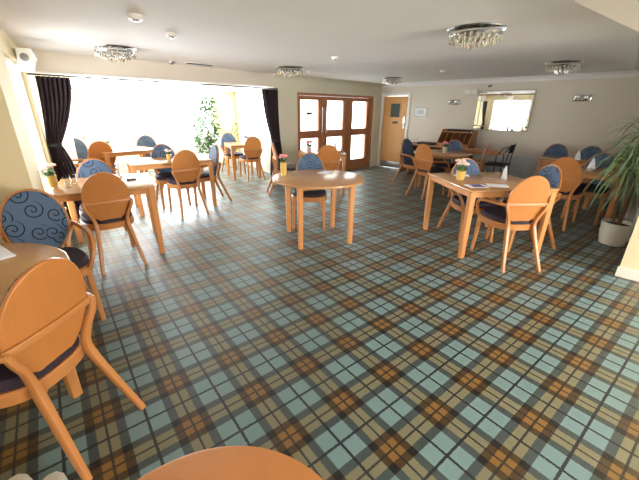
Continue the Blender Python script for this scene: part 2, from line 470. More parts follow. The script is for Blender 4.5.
def seat_poly(grow=0.0, n=40):
    pts = []
    for k in range(n):
        t = 2*PI*k/n; c, s = math.cos(t), math.sin(t)
        x = math.copysign(abs(c)**.72, c); y = math.copysign(abs(s)**.72, s)
        w = .226+.022*y
        pts.append((x*(w+grow), y*(.235+grow)))
    return pts
def stack(polys):
    n = len(polys[0][0]); vs = []; fs = []
    for poly, z in polys: vs += [(x, y, z) for x, y in poly]
    for i in range(len(polys)-1):
        for k in range(n): fs.append((i*n+k, i*n+(k+1) % n, (i+1)*n+(k+1) % n, (i+1)*n+k))
    fs.append(tuple(range(n-1, -1, -1))); fs.append(tuple((len(polys)-1)*n+k for k in range(n)))
    return MB().add(vs, fs)
PARTS = {}
def chair_meshes():
    fr = stack([(seat_poly(-.012), .382), (seat_poly(.004), .387), (seat_poly(.006), .435), (seat_poly(-.004), .446)])
    PARTS['seat_frame'] = fr
    PARTS['seat'] = stack([(seat_poly(-.015), .446), (seat_poly(-.006), .455), (seat_poly(-.006), .478), (seat_poly(-.02), .495), (seat_poly(-.07), .504), (seat_poly(-.16), .508)])
    PARTS['back_shell'] = oval(OA, OB, -.014, .006)
    PARTS['back_panel'] = oval(OA-.016, OB-.016, .006, .022, .014)
    pts = [bk(x, -.045, -.020) for x in (-.206, -.14, -.07, 0, .07, .14, .206)]
    PARTS['back_rail'] = MB().tube(pts, .019, 10, flat=.011, sub=3, sq=1.8)
    for s in (-1, 1):
        p = [(s*.190, -.40, 0), (s*.162, -.32, .2), (s*.138, -.25, .39), (s*.138, -.236, .47), (s*.160, -.250, .55), (s*.190, -.262, .61), (s*.205, -.260, .662)]
        PARTS['rear', s] = MB().tube(p, [.016, .020, .022, .020, .017, .015, .013], 10, flat=[.015, .018, .020, .018, .016, .015, .013], up=(0, 1, 0), sq=1.6)
        PARTS['front', s] = MB().tube([(s*.204, .205, 0), (s*.196, .185, .25), (s*.190, .172, .44)], [.016, .020, .023], 10, up=(0, 1, 0), sq=1.6)
        PARTS['arm', s] = MB().tube([(s*.194, .175, .40), (s*.226, .185, .47), (s*.258, .165, .56), (s*.270, .10, .620), (s*.264, -.03, .645), (s*.234, -.19, .652), (s*.203, -.268, .657)],
                                    [.018, .017, .016, .017, .018, .016, .014], 10, flat=[.016, .015, .015, .018, .02, .018, .013], up=(0, 1, 0), sq=1.5)
chair_meshes()
def make_chair(name, arms):
    t = bpy.data.objects.new(name, None); C.objects.link(t)
    PARTS['seat_frame'].build('seat_frame', 'chairwood', t); PARTS['seat'].build('seat', 'seat', t)
    sh = PARTS['back_shell'].build('backrest', 'veneer', t)
    p = PARTS['back_panel'].build('back_upholstery', 'fabric', sh); p['label'] = 'blue-grey scroll-patterned fabric'
    PARTS['back_rail'].build('back_rail', 'chairwood', t)
    for s in (-1, 1):
        PARTS['rear', s].build('leg', 'chairwood', t); PARTS['front', s].build('leg', 'chairwood', t)
        if arms: PARTS['arm', s].build('arm', 'chairwood', t)
    return t
proto = {}
def chair(x, y, fx, fy, label, group, arms=False):
    nm = 'dining_armchair' if arms else 'dining_chair'
    if arms not in proto: proto[arms] = o = make_chair(nm, arms)
    else: o = dup(proto[arms])
    return tag(o, label, 'chair', group, None, (x, y, 0), math.atan2(-fx, fy))

G1, G2, G3, G4, G5 = ('chairs on the left of the room', 'chairs around the right-hand tables', 'chairs around the middle right table', 'chairs in the sunroom', 'chairs by the glazed doors')
# left
chair(-.122, 1.80, -.614, .789, 'large near wooden armchair at left edge, its oval veneer back turned to us', G1, True)
chair(.15, 2.86, -.05, -1, 'armchair facing us with grey scroll-patterned oval back beside the cream wall', G1, True)
chair(.76, 3.84, .08, .99, 'wooden oval-back chair seen from behind, pulled up to the left wall table', G1)
chair(.84, 4.32, -.18, -.98, 'dark patterned chair facing us on the far side of the left wall table', G1)
# round table
chair(3.0, 3.2, -.72, -.70, 'blue-grey patterned chair tucked behind the empty-sided round table', 'chairs at the round table')
# right-hand table
chair(3.79, .98, .66, .75, 'orange wooden armchair with oval back nearest us at the right-hand table', G2, True)
chair(4.12, 1.48, -.61, -.79, 'chair facing us across the right-hand table, thin hoop back above the flowers', G2, True)
chair(4.28, .99, -.80, .60, 'bright blue patterned armchair between two orange wooden-backed chairs', G2, True)
# far right table
chair(5.71, .86, 1, .02, 'wooden oval-back chair in front of the table beside the big potted plant', G2, True)
chair(6.17, .60, -1, .05, 'thin-hooped blue patterned chair facing us behind the napkin, nearest the potted plant', G2, True)
chair(7.35, 1.36, -1, -.15, 'dark round-backed chair facing us by the right wall, left of the pair', G2)
chair(7.35, .88, -1, .0, 'dark patterned chair facing us by the right wall, right of the pair', G2)
# middle right round table
chair(5.87, 2.96, .98, -.15, 'wooden oval-back armchair seen from behind at the round table near the oak door', G3, True)
chair(6.36, 3.56, -.1, -1, 'dark navy-backed armchair side-on at the left of the middle round table', G3, True)
chair(6.66, 3.02, -1, -.1, 'small blue-backed chair facing us across the middle round table', G3)
chair(6.24, 2.46, -.25, .97, 'armchair at the right of the middle round table, wooden back edge-on', G3, True)
# sunroom
chair(2.10, 5.05, .15, .99, 'brown oval-back chair seen from behind in the light of the sunroom', G4)
chair(2.52, 5.32, -.98, .15, 'armchair in profile at the sunroom threshold with blue back and dark seat', G4, True)
chair(2.08, 5.52, -.15, -.99, 'violet-blue patterned chair facing us behind the long sunroom table', G4)
chair(1.55, 7.30, .10, 1, 'wooden-backed chair tilted to us at the far-left sunroom table', G4)
chair(1.36, 7.80, .1, -1, 'blue round back peeping out behind the wooden chair at the sunroom back window', G4)
chair(1.16, 6.72, .90, -.43, 'light blue patterned armchair side-on beside the tied left curtain', G4, True)
chair(2.50, 7.62, -.3, -.95, 'little blue back facing us at the far end of the sunroom table, right side', G4)
chair(4.33, 6.58, .30, .95, 'wooden oval-back chair at the small table beside the tied right curtain', G4)
chair(4.32, 7.30, -.2, -.98, 'blue-backed chair facing us below the palm in the sunroom', G4)
# by the glazed doors
chair(4.33, 4.18, .62, .78, 'wooden oval-back chair in front of the table by the glazed doors', G5)
chair(4.02, 4.86, .86, -.5, 'pale chair in profile between the tied right curtain and the door-side table', G5)

# ------------------------------------------------------------------ tables
def leg_mb(x, y, h, w=.028, w2=None):
    w2 = w2 or w*.82
    return MB().tube([(x, y, 0), (x, y, h)], [w2, w], 12, sub=1, sq=2.6, up=(1, 0, 0))
def sq_table(label, x, y, w, d, rz, group='rectangular dining tables', h=.75, leg=.034, ap=.050, inset=.035):
    t = empty('dining_table', label, 'table', (x, y, 0), rz, group)
    MB().rbox(-w/2, w/2, -d/2, d/2, h-.026, h, .008).build('tabletop', 'tabletop', t)
    a = MB(); i = inset
    for y0 in (-d/2+i-.02, d/2-i): a.box(-w/2+i, w/2-i, y0, y0+.02, h-.026-ap, h-.026)
    for x0 in (-w/2+i-.02, w/2-i): a.box(x0, x0+.02, -d/2+i, d/2-i, h-.026-ap, h-.026)
    a.build('apron', 'tablewood', t, False)
    for sx in (-1, 1):
        for sy in (-1, 1): leg_mb(sx*(w/2-leg-.004), sy*(d/2-leg-.004), h-.026, leg).build('leg', 'tablewood', t)
    return t
def round_table(label, x, y, r, ang, group='round dining tables', h=.75, lr=.44, leg=.032):
    t = empty('round_dining_table', label, 'table', (x, y, 0), ang, group)
    MB().lathe([(r-.012, h-.028), (r-.002, h-.024), (r, h-.012), (r-.003, h-.003), (r-.012, h)], 64).build('tabletop', 'tabletop', t)
    k = lr/math.sqrt(2); a = MB()
    for s in (-1, 1):
        a.box(-k, k, s*k-.011, s*k+.011, h-.075, h-.028); a.box(s*k-.011, s*k+.011, -k, k, h-.075, h-.028)
    a.build('apron', 'tablewood', t, False)
    for sx in (-1, 1):
        for sy in (-1, 1): leg_mb(sx*k, sy*k, h-.028, leg).build('leg', 'tablewood', t)
    return t
R = math.radians
sq_table('square table against the cream left wall, pink flowers at its wall end', .87, 4.11, .88, .86, R(-15))
round_table('round wooden table standing alone in the middle of the carpet', 2.75, 2.78, .54, R(63), h=.755, lr=.43)
TR = sq_table('table at right with napkin, booklets and a green plant pot', 4.09, 1.35, 1.0, .98, math.atan2(.8, .61))
sq_table('table on the right partly hidden by the big potted plant', 6.02, .72, .80, .92, R(2))
sq_table('table by the right wall almost hidden behind wooden chair backs', 7.06, 1.06, .46, .85, R(0))
round_table('round table in the middle right with a small flower vase, before the sideboard', 6.30, 2.98, .54, R(40))
sq_table('long table at the sunroom threshold with three chairs round it', 2.06, 5.38, 1.15, .72, R(-12))
sq_table('far-left table beneath the sunroom back window', 1.98, 7.25, .95, .72, R(4))
sq_table('small square table beside the tied right curtain', 4.30, 6.86, .66, .72, R(-18))
sq_table('table with white napkin and pink vase before the glazed doors', 4.55, 4.52, .84, .66, R(-38))
round_table('table at the left edge mostly hidden by the near armchair', -.36, 2.14, .56, R(20))

pt = empty('round_side_table', 'small round wooden table nearest us at the bottom edge', 'table', (.063, .379, 0), 0)
MB().lathe([(.350, .572), (.360, .576), (.362, .588), (.359, .597), (.350, .60)], 72).build('tabletop', 'veneer', pt)
MB().lathe([(.045, .05), (.035, .12), (.032, .5), (.06, .56), (.14, .572)], 24).build('pedestal', 'chairwood', pt)
for k in range(3):
    a = 2*PI*k/3+.4
    MB().tube([(.03*math.cos(a), .03*math.sin(a), .12), (.16*math.cos(a), .16*math.sin(a), .07), (.28*math.cos(a), .28*math.sin(a), .014)], [.022, .02, .014], 10).build('leg', 'chairwood', pt)
# ------------------------------------------------------------------ things on the tables
def flowers(x, y, z, label, petal, pot='jug', s=1.0, leaf='leaf', nb=6, potr=.035, poth=.085, group='table flowers'):
    t = empty('flower_pot', label, 'flowers', (x, y, z), random.random(), group)
    MB().lathe([(potr*.75*s, 0), (potr*s, poth*.4*s), (potr*.95*s, poth*.8*s), (potr*1.08*s, poth*s), (potr*.9*s, poth*s)], 18).build('pot', pot, t)
    l = MB()
    for k in range(16):
        a = random.random()*6.28; r = (.03+.05*random.random())*s; h = (poth+.01+.05*random.random())*s
        b0 = Vector((.012*s*math.cos(a), .012*s*math.sin(a), poth*.9*s)); e = Vector((r*math.cos(a), r*math.sin(a), h))
        w = Vector((-math.sin(a), math.cos(a), 0))*.016*s; mid = b0*.4+e*.6+Vector((0, 0, .012*s))
        up = Vector((0, 0, .003*s))
        l.add([b0, mid+w, e, mid-w, mid+up], [(0, 1, 4), (1, 2, 4), (2, 3, 4), (3, 0, 4)])
    l.build('leaves', leaf, t, False)
    for k in range(nb):
        a = 2*PI*k/nb+random.random()*.5; r = (.032*s if k else 0)
        c = Vector((r*math.cos(a), r*math.sin(a), (poth+.045+.03*random.random())*s))
        f = MB()
        for q in range(7):
            b_ = 2*PI*q/7; f.ball(c+Vector((.013*s*math.cos(b_), .013*s*math.sin(b_), .004*s)), .011*s, .011*s, .009*s, 7, 5)
        f.ball(c+Vector((0, 0, .008*s)), .012*s, n=7, m=5)
        f.build('blossom', petal, t)
    return t
flowers(.43, 4.19, .75, 'pink flowers in a jug at the wall end of the left table', 'peach', s=1.35)
flowers(2.52, 3.14, .755, 'bright pink flower in a tall jug on the lone round table', 'pink', s=1.1, poth=.14)
flowers(3.88, 1.58, .75, 'green plant with pale blossoms in a yellow pot on the right-hand table', 'peach', s=1.5, nb=5, poth=.07)
flowers(6.28, .42, .75, 'small pale pot with a green posy on the table by the big plant', 'peach', s=1.0)
flowers(4.30, 4.60, .75, 'pink vase of flowers on the table before the glazed doors', 'pink', 'offwhite', s=1.3)
flowers(6.26, 2.92, .75, 'white vase with red flowers on the middle round table', 'pink', 'offwhite', s=1.2)
flowers(1.72, 7.35, .75, 'tiny posy on the far-left sunroom table', 'peach', s=1.0, poth=.11)
flowers(2.02, 5.28, .75, 'pale posy on the long table at the sunroom threshold', 'peach', s=1.0)

def napkin(x, y, z, label, s=1.0, rz=0.0):
    n = 12; vs = []; fs = []
    prof = [(.045, 0), (.04, .02), (.028, .07), (.013, .115), (.002, .135)]
    for r, h in prof:
        for k in range(n):
            a = 2*PI*k/n; q = r*(1+.18*math.cos(4*a))*s
            vs.append((q*math.cos(a)*.9, q*math.sin(a)*.55, h*s))
    for i in range(len(prof)-1):
        for k in range(n): fs.append((i*n+k, i*n+(k+1) % n, (i+1)*n+(k+1) % n, (i+1)*n+k))
    fs.append(tuple(range(n-1, -1, -1))); fs.append(tuple((len(prof)-1)*n+k for k in range(n)))
    return tag(MB().add(vs, fs).build('folded_napkin', 'paper'), label, 'napkin', 'folded white napkins', None, (x, y, z), rz)
napkin(4.34, 1.25, .75, 'white napkin standing in a cone on the right-hand table', 1.15, 1)
napkin(6.12, .66, .75, 'white napkin cone in front of the blue chair by the big plant', 1.1, 1.2)
napkin(7.05, .98, .75, 'white napkin cone between the two dark round-backed chairs', 1.15, 1.2)
napkin(4.66, 4.28, .75, 'tall white napkin on the table before the glazed doors', 1.5, .6)

def booklet(x, y, z, w, d, rz, label, cat='booklet', strip=True, group='booklets on the right-hand table'):
    o = MB().rbox(-w/2, w/2, -d/2, d/2, 0, .006, .002).build('booklet', 'paper')
    tag(o, label, cat, group, None, (x, y, z), rz)
    if strip:
        MB().box(-w/2+.015, w/2-.015, -d*.3, d*.3, .006, .0068).build('cover_print', 'print', o, False)
    return o
booklet(3.66, 1.30, .75, .15, .21, .9, 'violet-printed booklet nearest the front edge of the right-hand table')
booklet(3.86, 1.16, .75, .15, .21, .5, 'pale booklet beside the violet one, towards the wooden armchair', strip=False)
booklet(4.18, 1.70, .75, .13, .18, .6, 'white leaflet behind the plant pot on the right-hand table', strip=False)
booklet(3.02, 2.92, .755, .18, .14, .2, 'white folded menu on the lone round table', strip=False, group='menus')
booklet(-.16, 2.42, .75, .26, .30, .2, 'grey-white menu sheet on the hidden table at left edge', strip=False, group='menus')
def tumbler(x, y, z, label, h=.11, r=.032):
    m = MB().lathe([(r*.8, 0), (r*.82, .006), (r, h), (r-.003, h), (r*.78, .01)], 16)
    return tag(m.build('drinking_glass', 'tumbler'), label, 'glass', 'drinking glasses', None, (x, y, z))
tumbler(.53, 4.03, .75, 'clear glass beside the pink flowers on the left table', .12)
tumbler(.61, 4.20, .75, 'clear glass behind the front one on the left table', .10)
tumbler(2.62, 3.09, .755, 'clear glass beside the pink flower on the round table', .13, .036)
def menu_stand(x, y, z, rz, label):
    t = empty('menu_holder', label, 'menu holder', (x, y, z), rz)
    MB().rbox(-.075, .075, -.03, .03, 0, .014, .004).build('base', 'steel', t)
    MB().rbox(-.07, .07, -.004, .004, .014, .15, .003).build('card', 'paper', t)
    MB().rbox(-.075, .075, .005, .012, .012, .10, .003).build('back_plate', 'steel', t)
menu_stand(1.08, 4.36, .75, R(70), 'grey menu holder with white card on the left table')
tag(MB().rbox(-.09, .09, -.05, .05, 0, .02, .006).build('condiment_tray', 'metal'), 'dark condiment tray on the left table beside the menu holder', 'tray', None, None, (1.12, 4.1, .75), R(75))

# ------------------------------------------------------------------ curtains and rail
def curtain(label, x0, x1, tie, bot, y, z1, z0, ztie, side):
    t = empty('curtain', label, 'curtain', (0, 0, 0), 0, 'tied-back dark curtains')
    nz, nx = 40, 48; vs = []; fs = []
    for i in range(nz+1):
        z = z1+(z0-z1)*i/nz
        if z > ztie:
            k = (z1-z)/(z1-ztie); e = k**1.7
            a = x0[0]*(1-e)+tie[0]*e; b = x0[1]*(1-e)+tie[1]*e
        else:
            k = (ztie-z)/(ztie-z0); e = min(1, k*1.6)**.7
            a = tie[0]*(1-e)+bot[0]*e; b = tie[1]*(1-e)+bot[1]*e
        amp = .022+.02*abs(z-ztie)
        for j in range(nx+1):
            u = j/nx; x = a+(b-a)*u
            vs.append((x, y+amp*math.sin(u*7*2*PI+.8*math.sin(z*2)), z))
    for i in range(nz):
        for j in range(nx): fs.append((i*(nx+1)+j, i*(nx+1)+j+1, (i+1)*(nx+1)+j+1, (i+1)*(nx+1)+j))
    c = MB().add(vs, fs).build('drape', 'curtain', t)
    sm = c.modifiers.new('thick', 'SOLIDIFY'); sm.thickness = .006
    tx = (tie[0]+tie[1])/2; w = (tie[1]-tie[0])/2+.012
    MB().lathe([(w, -.022), (w+.006, 0), (w, .022), (w-.008, .022), (w-.008, -.022)], 24, (tx, y, ztie), 1, .05/w).build('tieback', 'black', t)
    MB().tube([(tx-side*0, y, ztie), (tx+side*.14, y+.06, ztie+.02)], .008, 8, sub=1).build('tieback_hook', 'black', t)
curtain('dark aubergine curtain tied back at the left end of the sunroom opening', (.70, 1.05), 0, (.63, .78), (.64, .94), 5.62, 1.845, .03, 1.03, -1)
curtain('dark aubergine curtain tied back at the right end of the sunroom opening', (4.06, 4.40), 0, (4.24, 4.44), (4.18, 4.50), 5.62, 1.845, .03, .88, 1)
tag(MB().tube([(.62, 5.62, 1.86), (4.42, 5.62, 1.86)], .010, 10, sub=1).build('curtain_rail', 'metal'), 'thin dark curtain rail spanning the sunroom opening', 'curtain rail')

# ------------------------------------------------------------------ plants
def blade(mb, base, az, L, w, rise, droop, n=7):
    d = Vector((math.cos(az), math.sin(az), 0)); s = Vector((-math.sin(az), math.cos(az), 0))
    o = len(mb.v); vs = []
    for i in range(n+1):
        t = i/n; p = base+d*(L*(t*.9-.18*t*t*droop))+Vector((0, 0, L*(rise*t-droop*t*t)))
        ww = w*(1-t)**.6*(min(1, .35+t*3)); k = Vector((0, 0, ww*.35))
        vs += [p-s*ww+k, p, p+s*ww+k]
    fs = []
    for i in range(n): fs += [(i*3, i*3+1, i*3+4, i*3+3), (i*3+1, i*3+2, i*3+5, i*3+4)]
    mb.add(vs, fs)
def dracaena():
    t = empty('potted_dracaena', 'tall long-leaved potted plant in a cream pot at the right edge', 'plant', (5.18, .15, 0), 0)
    MB().lathe([(.105, 0), (.125, .012), (.150, .15), (.155, .25), (.160, .275), (.150, .28), (.143, .265), (.140, .235)], 32).build('pot', 'pot', t)
    MB().lathe([(.139, .228), (.139, .24), (.06, .246)], 24).build('soil', 'soil', t)
    heads = [((.06, .0, 1.20), .62, 64), ((-.04, .07, .95), .56, 56), ((.06, -.02, .80), .46, 36)]
    for (x, y, z), L, n in heads:
        MB().tube([(x*.5, y*.5, .235), (x*1.2, y*1.1, z*.55), (x, y, z)], [.016, .014, .010], 8).build('stem', 'bark', t)
        f = MB()
        for k in range(n):
            az = k*2.39996; q = k/n
            blade(f, Vector((x, y, z-.10+.16*q)), az, L*(.75+.35*random.random()), .012+.006*random.random(), .25+1.0*q, 1.05-.25*q+.3*random.random())
        f.v = [(a, max(b, -.16+.113*(a+.0)), c) for a, b, c in f.v]
        f.build('foliage', 'leafdark', t)
dracaena()
def fig_tree():
    t = empty('weeping_fig', 'tall leafy green plant against the sunroom back window', 'plant', (4.22, 8.3, 0), 0)
    MB().lathe([(.12, 0), (.16, .26), (.165, .28), (.15, .28), (.145, .25)], 24).build('pot', 'offwhite', t)
    MB().lathe([(.144, .24), (.1, .25)], 20).build('soil', 'soil', t)
    MB().tube([(0, 0, .25), (.02, .01, .8), (.0, -.02, 1.3), (.06, 0, 1.72)], [.018, .014, .010, .005], 8).build('stem', 'bark', t)
    f = MB()
    for k in range(1000):
        z = .45+1.32*random.random(); r = (.12+.18*math.sin((z-.4)/1.4*PI)**.7)*random.random()**.5
        a = random.random()*6.28; c = Vector((r*math.cos(a)+.10*(z-1.1), r*math.sin(a), z))
        d = Vector((math.cos(a+random.uniform(-1, 1)), math.sin(a+random.uniform(-1, 1)), -.6+.6*random.random())).normalized()
        s = d.cross(Vector((random.random()-.5, random.random()-.5, 1))).normalized()*.030
        L = .10+.04*random.random()
        f.add([c, c+d*L*.5+s, c+d*L, c+d*L*.5-s, c+d*L*.5+Vector((0, 0, .008))], [(0, 1, 4), (1, 2, 4), (2, 3, 4), (3, 0, 4)])
    f.build('foliage', 'leaflight', t, False)
    return t
fig_tree()
def palm():
    t = empty('parlour_palm', 'smaller arching palm in front of the yellow sunroom wall', 'plant', (4.86, 8.25, 0), 0)
    MB().lathe([(.11, 0), (.15, .26), (.155, .28), (.14, .28), (.135, .25)], 24).build('pot', 'offwhite', t)
    MB().lathe([(.134, .24), (.1, .25)], 20).build('soil', 'soil', t)
    st = MB(); f = MB()
    for k in range(11):
        az = k*2.4; L = .36+.1*random.random(); top = .62+.12*(k % 3); d = Vector((math.cos(az), math.sin(az), 0))
        st.tube([(0, 0, .24), d*.04+Vector((0, 0, top)), d*(L*.5)+Vector((0, 0, top+.22)), d*L*.72+Vector((0, 0, top+.18))], [.007, .006, .004, .002], 6)
        for q in range(10):
            t_ = .1+.09*q; b = d*(.04+L*.66*t_)+Vector((0, 0, top+.26*math.sin(t_*2.1)))
            for s in (-1, 1): blade(f, b, az+s*.9, .19*(1.1-t_*.5), .011, .3, .5, 4)
    st.build('stem', 'leaf', t); f.build('foliage', 'leaflight', t)
palm()

# ------------------------------------------------------------------ sideboard, rack, trolley, radiator, mirror, wall things
def sideboard():
    t = empty('sideboard', 'low dark wooden sideboard along the right wall next to the oak door', 'sideboard', (7.72, 3.85, 0), 0)
    MB().rbox(-.25, .25, -.82, .82, .70, .735, .005).build('top', 'midwood', t)
    c = MB()
    for y in (-.80, -.27, .27, .78): c.box(-.23, .23, y-.012, y+.012, .04, .70)
    c.box(-.23, .23, -.8, .8, .06, .085).box(.21, .23, -.8, .8, .06, .70).box(-.23, .21, -.8, .8, .38, .40)
    c.build('carcass', 'darkwood', t, False)
    MB().box(.195, .209, -.79, .79, .09, .69).build('back_panel', 'insidewood', t, False)
    for y0 in (-.79, -.26, .28):
        d = MB().rbox(-.25, -.232, y0+.015, y0+.49, .09, .37, .004).build('door', 'darkwood', t)
        MB().ball((-.262, y0+.44, .25), .011).build('knob', 'steel', d)
    for y in (-.78, .76):
        MB().box(-.22, -.18, y-.02, y+.02, 0, .06).build('foot', 'darkwood', t, False)
        MB().box(.17, .21, y-.02, y+.02, 0, .06).build('foot', 'darkwood', t, False)
sideboard()
def rack():
    t = empty('cutlery_rack', 'stepped wooden cutlery rack with dark compartments on the sideboard', 'rack', (7.72, 3.36, .735), 0)
    prof = [(-.20, 0), (.20, 0), (.20, .36), (-.02, .36), (-.20, .10)]
    for y in (-.36, .345):
        m = MB(); n = 5
        vs = [(x, y+dy, z) for dy in (0, .016) for x, z in prof]
        m.add(vs, [tuple(range(n)), tuple(range(2*n-1, n-1, -1))]+[(i, (i+1) % n, n+(i+1) % n, n+i) for i in range(n)])
        m.build('side_panel', 'midwood', t, False)
    MB().box(-.06, .20, -.36, .36, .30, .315).build('shelf', 'midwood', t, False)
    MB().box(-.21, .20, -.36, .36, .0, .015).build('shelf', 'midwood', t, False)
    MB().box(-.215, -.20, -.36, .36, .015, .075).build('front_rail', 'midwood', t, False)
    MB().box(.185, .20, -.344, .344, .015, .36).build('back_panel', 'insidewood', t, False)
    for k in range(1, 5):
        y = -.36+.144*k; m = MB(); pr = [(-.19, .015), (.18, .015), (.18, .30), (-.05, .30), (-.19, .085)]; n = 5
        vs = [(x, y+dy, z) for dy in (-.006, .006) for x, z in pr]
        m.add(vs, [tuple(range(n)), tuple(range(2*n-1, n-1, -1))]+[(i, (i+1) % n, n+(i+1) % n, n+i) for i in range(n)])
        m.build('divider', 'midwood', t, False)
rack()
for k in range(6):
    tumbler(7.74, 3.08+.085*k, 1.05, 'small glass in the row on top of the wooden cutlery rack', .07, .026)['group'] = 'glasses on the cutlery rack'
def bottle(y, label):
    b = MB().lathe([(.026, 0), (.028, .01), (.028, .09), (.011, .125), (.011, .15), (.009, .152)], 14)
    tag(b.build('condiment_bottle', 'tumbler'), label, 'bottle', 'condiment bottles on the sideboard', None, (7.68, y, .735))
for k in range(4): bottle(4.32+.085*k, 'clear bottle in the short row at the oak-door end of the sideboard')
tag(MB().rbox(-.12, .12, -.2, .2, 0, .05, .01).build('serving_tray', 'black'), 'flat black tray on the sideboard beside the bottles', 'tray', None, None, (7.66, 4.05, .735))

def trolley():
    t = empty('tea_trolley', 'tubular tea trolley with wooden top below the mirror', 'trolley', (7.20, 2.56, 0), 0)
    MB().rbox(-.22, .22, -.36, .36, .70, .725, .006).build('top_shelf', 'midwood', t)
    MB().rbox(-.235, -.22, -.36, .36, .70, .80, .004).build('gallery', 'midwood', t)
    MB().rbox(-.21, .21, -.34, .34, .42, .436, .005).build('shelf', 'steel', t)
    MB().rbox(-.21, .21, -.34, .34, .22, .236, .005).build('shelf', 'metal', t)
    for sx in (-1, 1):
        for sy in (-1, 1):
            l = MB().tube([(sx*.205, sy*.335, .07), (sx*.205, sy*.335, .72)], .011, 8, sub=1).build('leg', 'metal', t)
            MB().lathe([(.012, -.014), (.034, -.012), (.034, .012), (.012, .014)], 14, (0, 0, 0)).build('castor', 'black', l).matrix_local = Matrix.Translation((sx*.205, sy*.335, .035)) @ Matrix.Rotation(PI/2, 4, 'Y')
    MB().tube([(-.2, -.335, .70), (-.2, -.43, .84), (.2, -.43, .84), (.2, -.335, .70)], .011, 8, sub=1).build('push_handle', 'metal', t)
trolley()
def metal_chair():
    t = empty('stacking_chair', 'black metal-framed chair with dark pad beside the tea trolley', 'chair', (7.65, 2.40, 0), R(5))
    MB().rbox(-.2, .2, -.2, .2, .44, .475, .012).build('seat', 'navyfab', t)
    MB().rbox(-.17, .17, -.235, -.21, .70, .86, .012).build('backrest', 'navyfab', t)
    for s in (-1, 1):
        MB().tube([(s*.2, -.26, 0), (s*.19, -.2, .45), (s*.185, -.245, .88)], .010, 8).build('leg', 'metal', t)
        MB().tube([(s*.2, .22, 0), (s*.19, .19, .44)], .010, 8, sub=1).build('leg', 'metal', t)
metal_chair()
def radiator():
    t = empty('radiator', 'white panel radiator on the right wall below the mirror', 'radiator', (7.917, 2.35, 0), 0)
    MB().rbox(-.03, .03, -.65, .65, .14, .64, .01).build('panel', 'radiator', t)
    m = MB()
    for k in range(26): m.rbox(-.037, -.03, -.62+.048*k, -.60+.048*k, .17, .61, .003, segs=1)
    m.build('convector_ribs', 'radiator', t)
    for y in (-.5, .5): MB().box(.03, .082, y-.02, y+.02, .3, .5).build('bracket', 'radiator', t, False)
    MB().lathe([(.016, 0), (.018, .05), (.014, .06)], 12, (0, -.68, .15)).build('valve', 'chrome', t)
    MB().tube([(0, -.68, 0), (0, -.68, .16)], .007, 8, sub=1).build('pipe', 'chrome', t)
radiator()
def mirror():
    t = empty('wall_mirror', 'large landscape mirror with mirrored strip border on the right wall', 'mirror', (7.985, 2.60, 1.50), 0)
    hw, hh, b = .545, .39, .085
    MB().box(-.012, .012, -hw, hw, -hh, hh).build('backing', 'metal', t, False)
    MB().box(-.016, -.012, -hw+b, hw-b, -hh+b, hh-b).build('mirror_glass', 'mirror', t, False)
    def strip(y0, y1, z0, z1):
        m = MB(); e = .012
        vs = [(-.013, y0, z0), (-.013, y1, z0), (-.013, y1, z1), (-.013, y0, z1), (-.022, y0+e, z0+e), (-.022, y1-e, z0+e), (-.022, y1-e, z1-e), (-.022, y0+e, z1-e)]
        m.add(vs, [(0, 1, 2, 3), (4, 5, 6, 7), (0, 1, 5, 4), (1, 2, 6, 5), (2, 3, 7, 6), (3, 0, 4, 7)]); m.build('border_strip', 'mirror', t, False)
    strip(-hw, -hw+b-.003, -hh+b, hh-b); strip(hw-b+.003, hw, -hh+b, hh-b)
    strip(-hw, hw, hh-b+.003, hh); strip(-hw, hw, -hh, -hh+b-.003)
mirror()
def sconce(y, z, label):
    t = empty('wall_light', label, 'wall light', (8.0, y, z), 0, 'wall lights')
    MB().rbox(-.02, -.002, -.14, .14, -.055, .055, .006).build('back_plate', 'chrome', t)
    for s in (-1, 1):
        sh = MB().lathe([(.03, -.05), (.05, -.02), (.056, .03), (.05, .05), (.045, .05), (.048, .02)], 14, (-.065, s*.075, 0)).build('shade', 'crystal', t)
        MB().ball((-.065, s*.075, 0), .02).build('bulb', 'offwhite', sh)
        MB().tube([(-.01, s*.075, -.02), (-.065, s*.075, -.05)], .006, 8, sub=1).build('arm', 'chrome', t)
sconce(3.68, 1.67, 'chrome and glass wall light left of the mirror')
sconce(1.29, 1.73, 'chrome and glass wall light right of the mirror')
pf = empty('picture_frame', 'small framed notice on the right wall beside the oak door', 'picture', (7.985, 4.49, 1.45), 0)
fr = MB()
for y0, y1, z0, z1 in ((-.17, -.15, -.11, .11), (.15, .17, -.11, .11), (-.15, .15, .09, .11), (-.15, .15, -.11, -.09)): fr.box(-.014, .013, y0, y1, z0, z1)
fr.build('frame', 'steel', pf, False); MB().box(-.004, .012, -.15, .15, -.09, .09).build('notice', 'paper', pf, False)
MB().box(-.006, -.004, -.09, .09, -.045, .05).build('photo', 'radiator', pf, False)
wb = empty('alarm_sounder', 'small white box high on the wall at the left corner of the mirror', 'alarm', (7.967, 3.31, 1.88), 0)
MB().rbox(-.035, .033, -.13, .13, -.05, .05, .012).build('housing', 'white', wb)
MB().lathe([(.04, 0), (.036, .012)], 16).build('grille', 'offwhite', wb).matrix_local = Matrix.Translation((-.034, 0, 0)) @ Matrix.Rotation(-PI/2, 4, 'Y')
cm = empty('security_camera', 'tiny ceiling-level sensor above the mirror', 'sensor', (7.955, 2.93, 1.985), 0)
MB().rbox(-.03, .045, -.03, .03, -.025, .025, .01).build('body', 'steel', cm)
MB().ball((-.035, 0, -.01), .018).build('lens', 'black', cm)

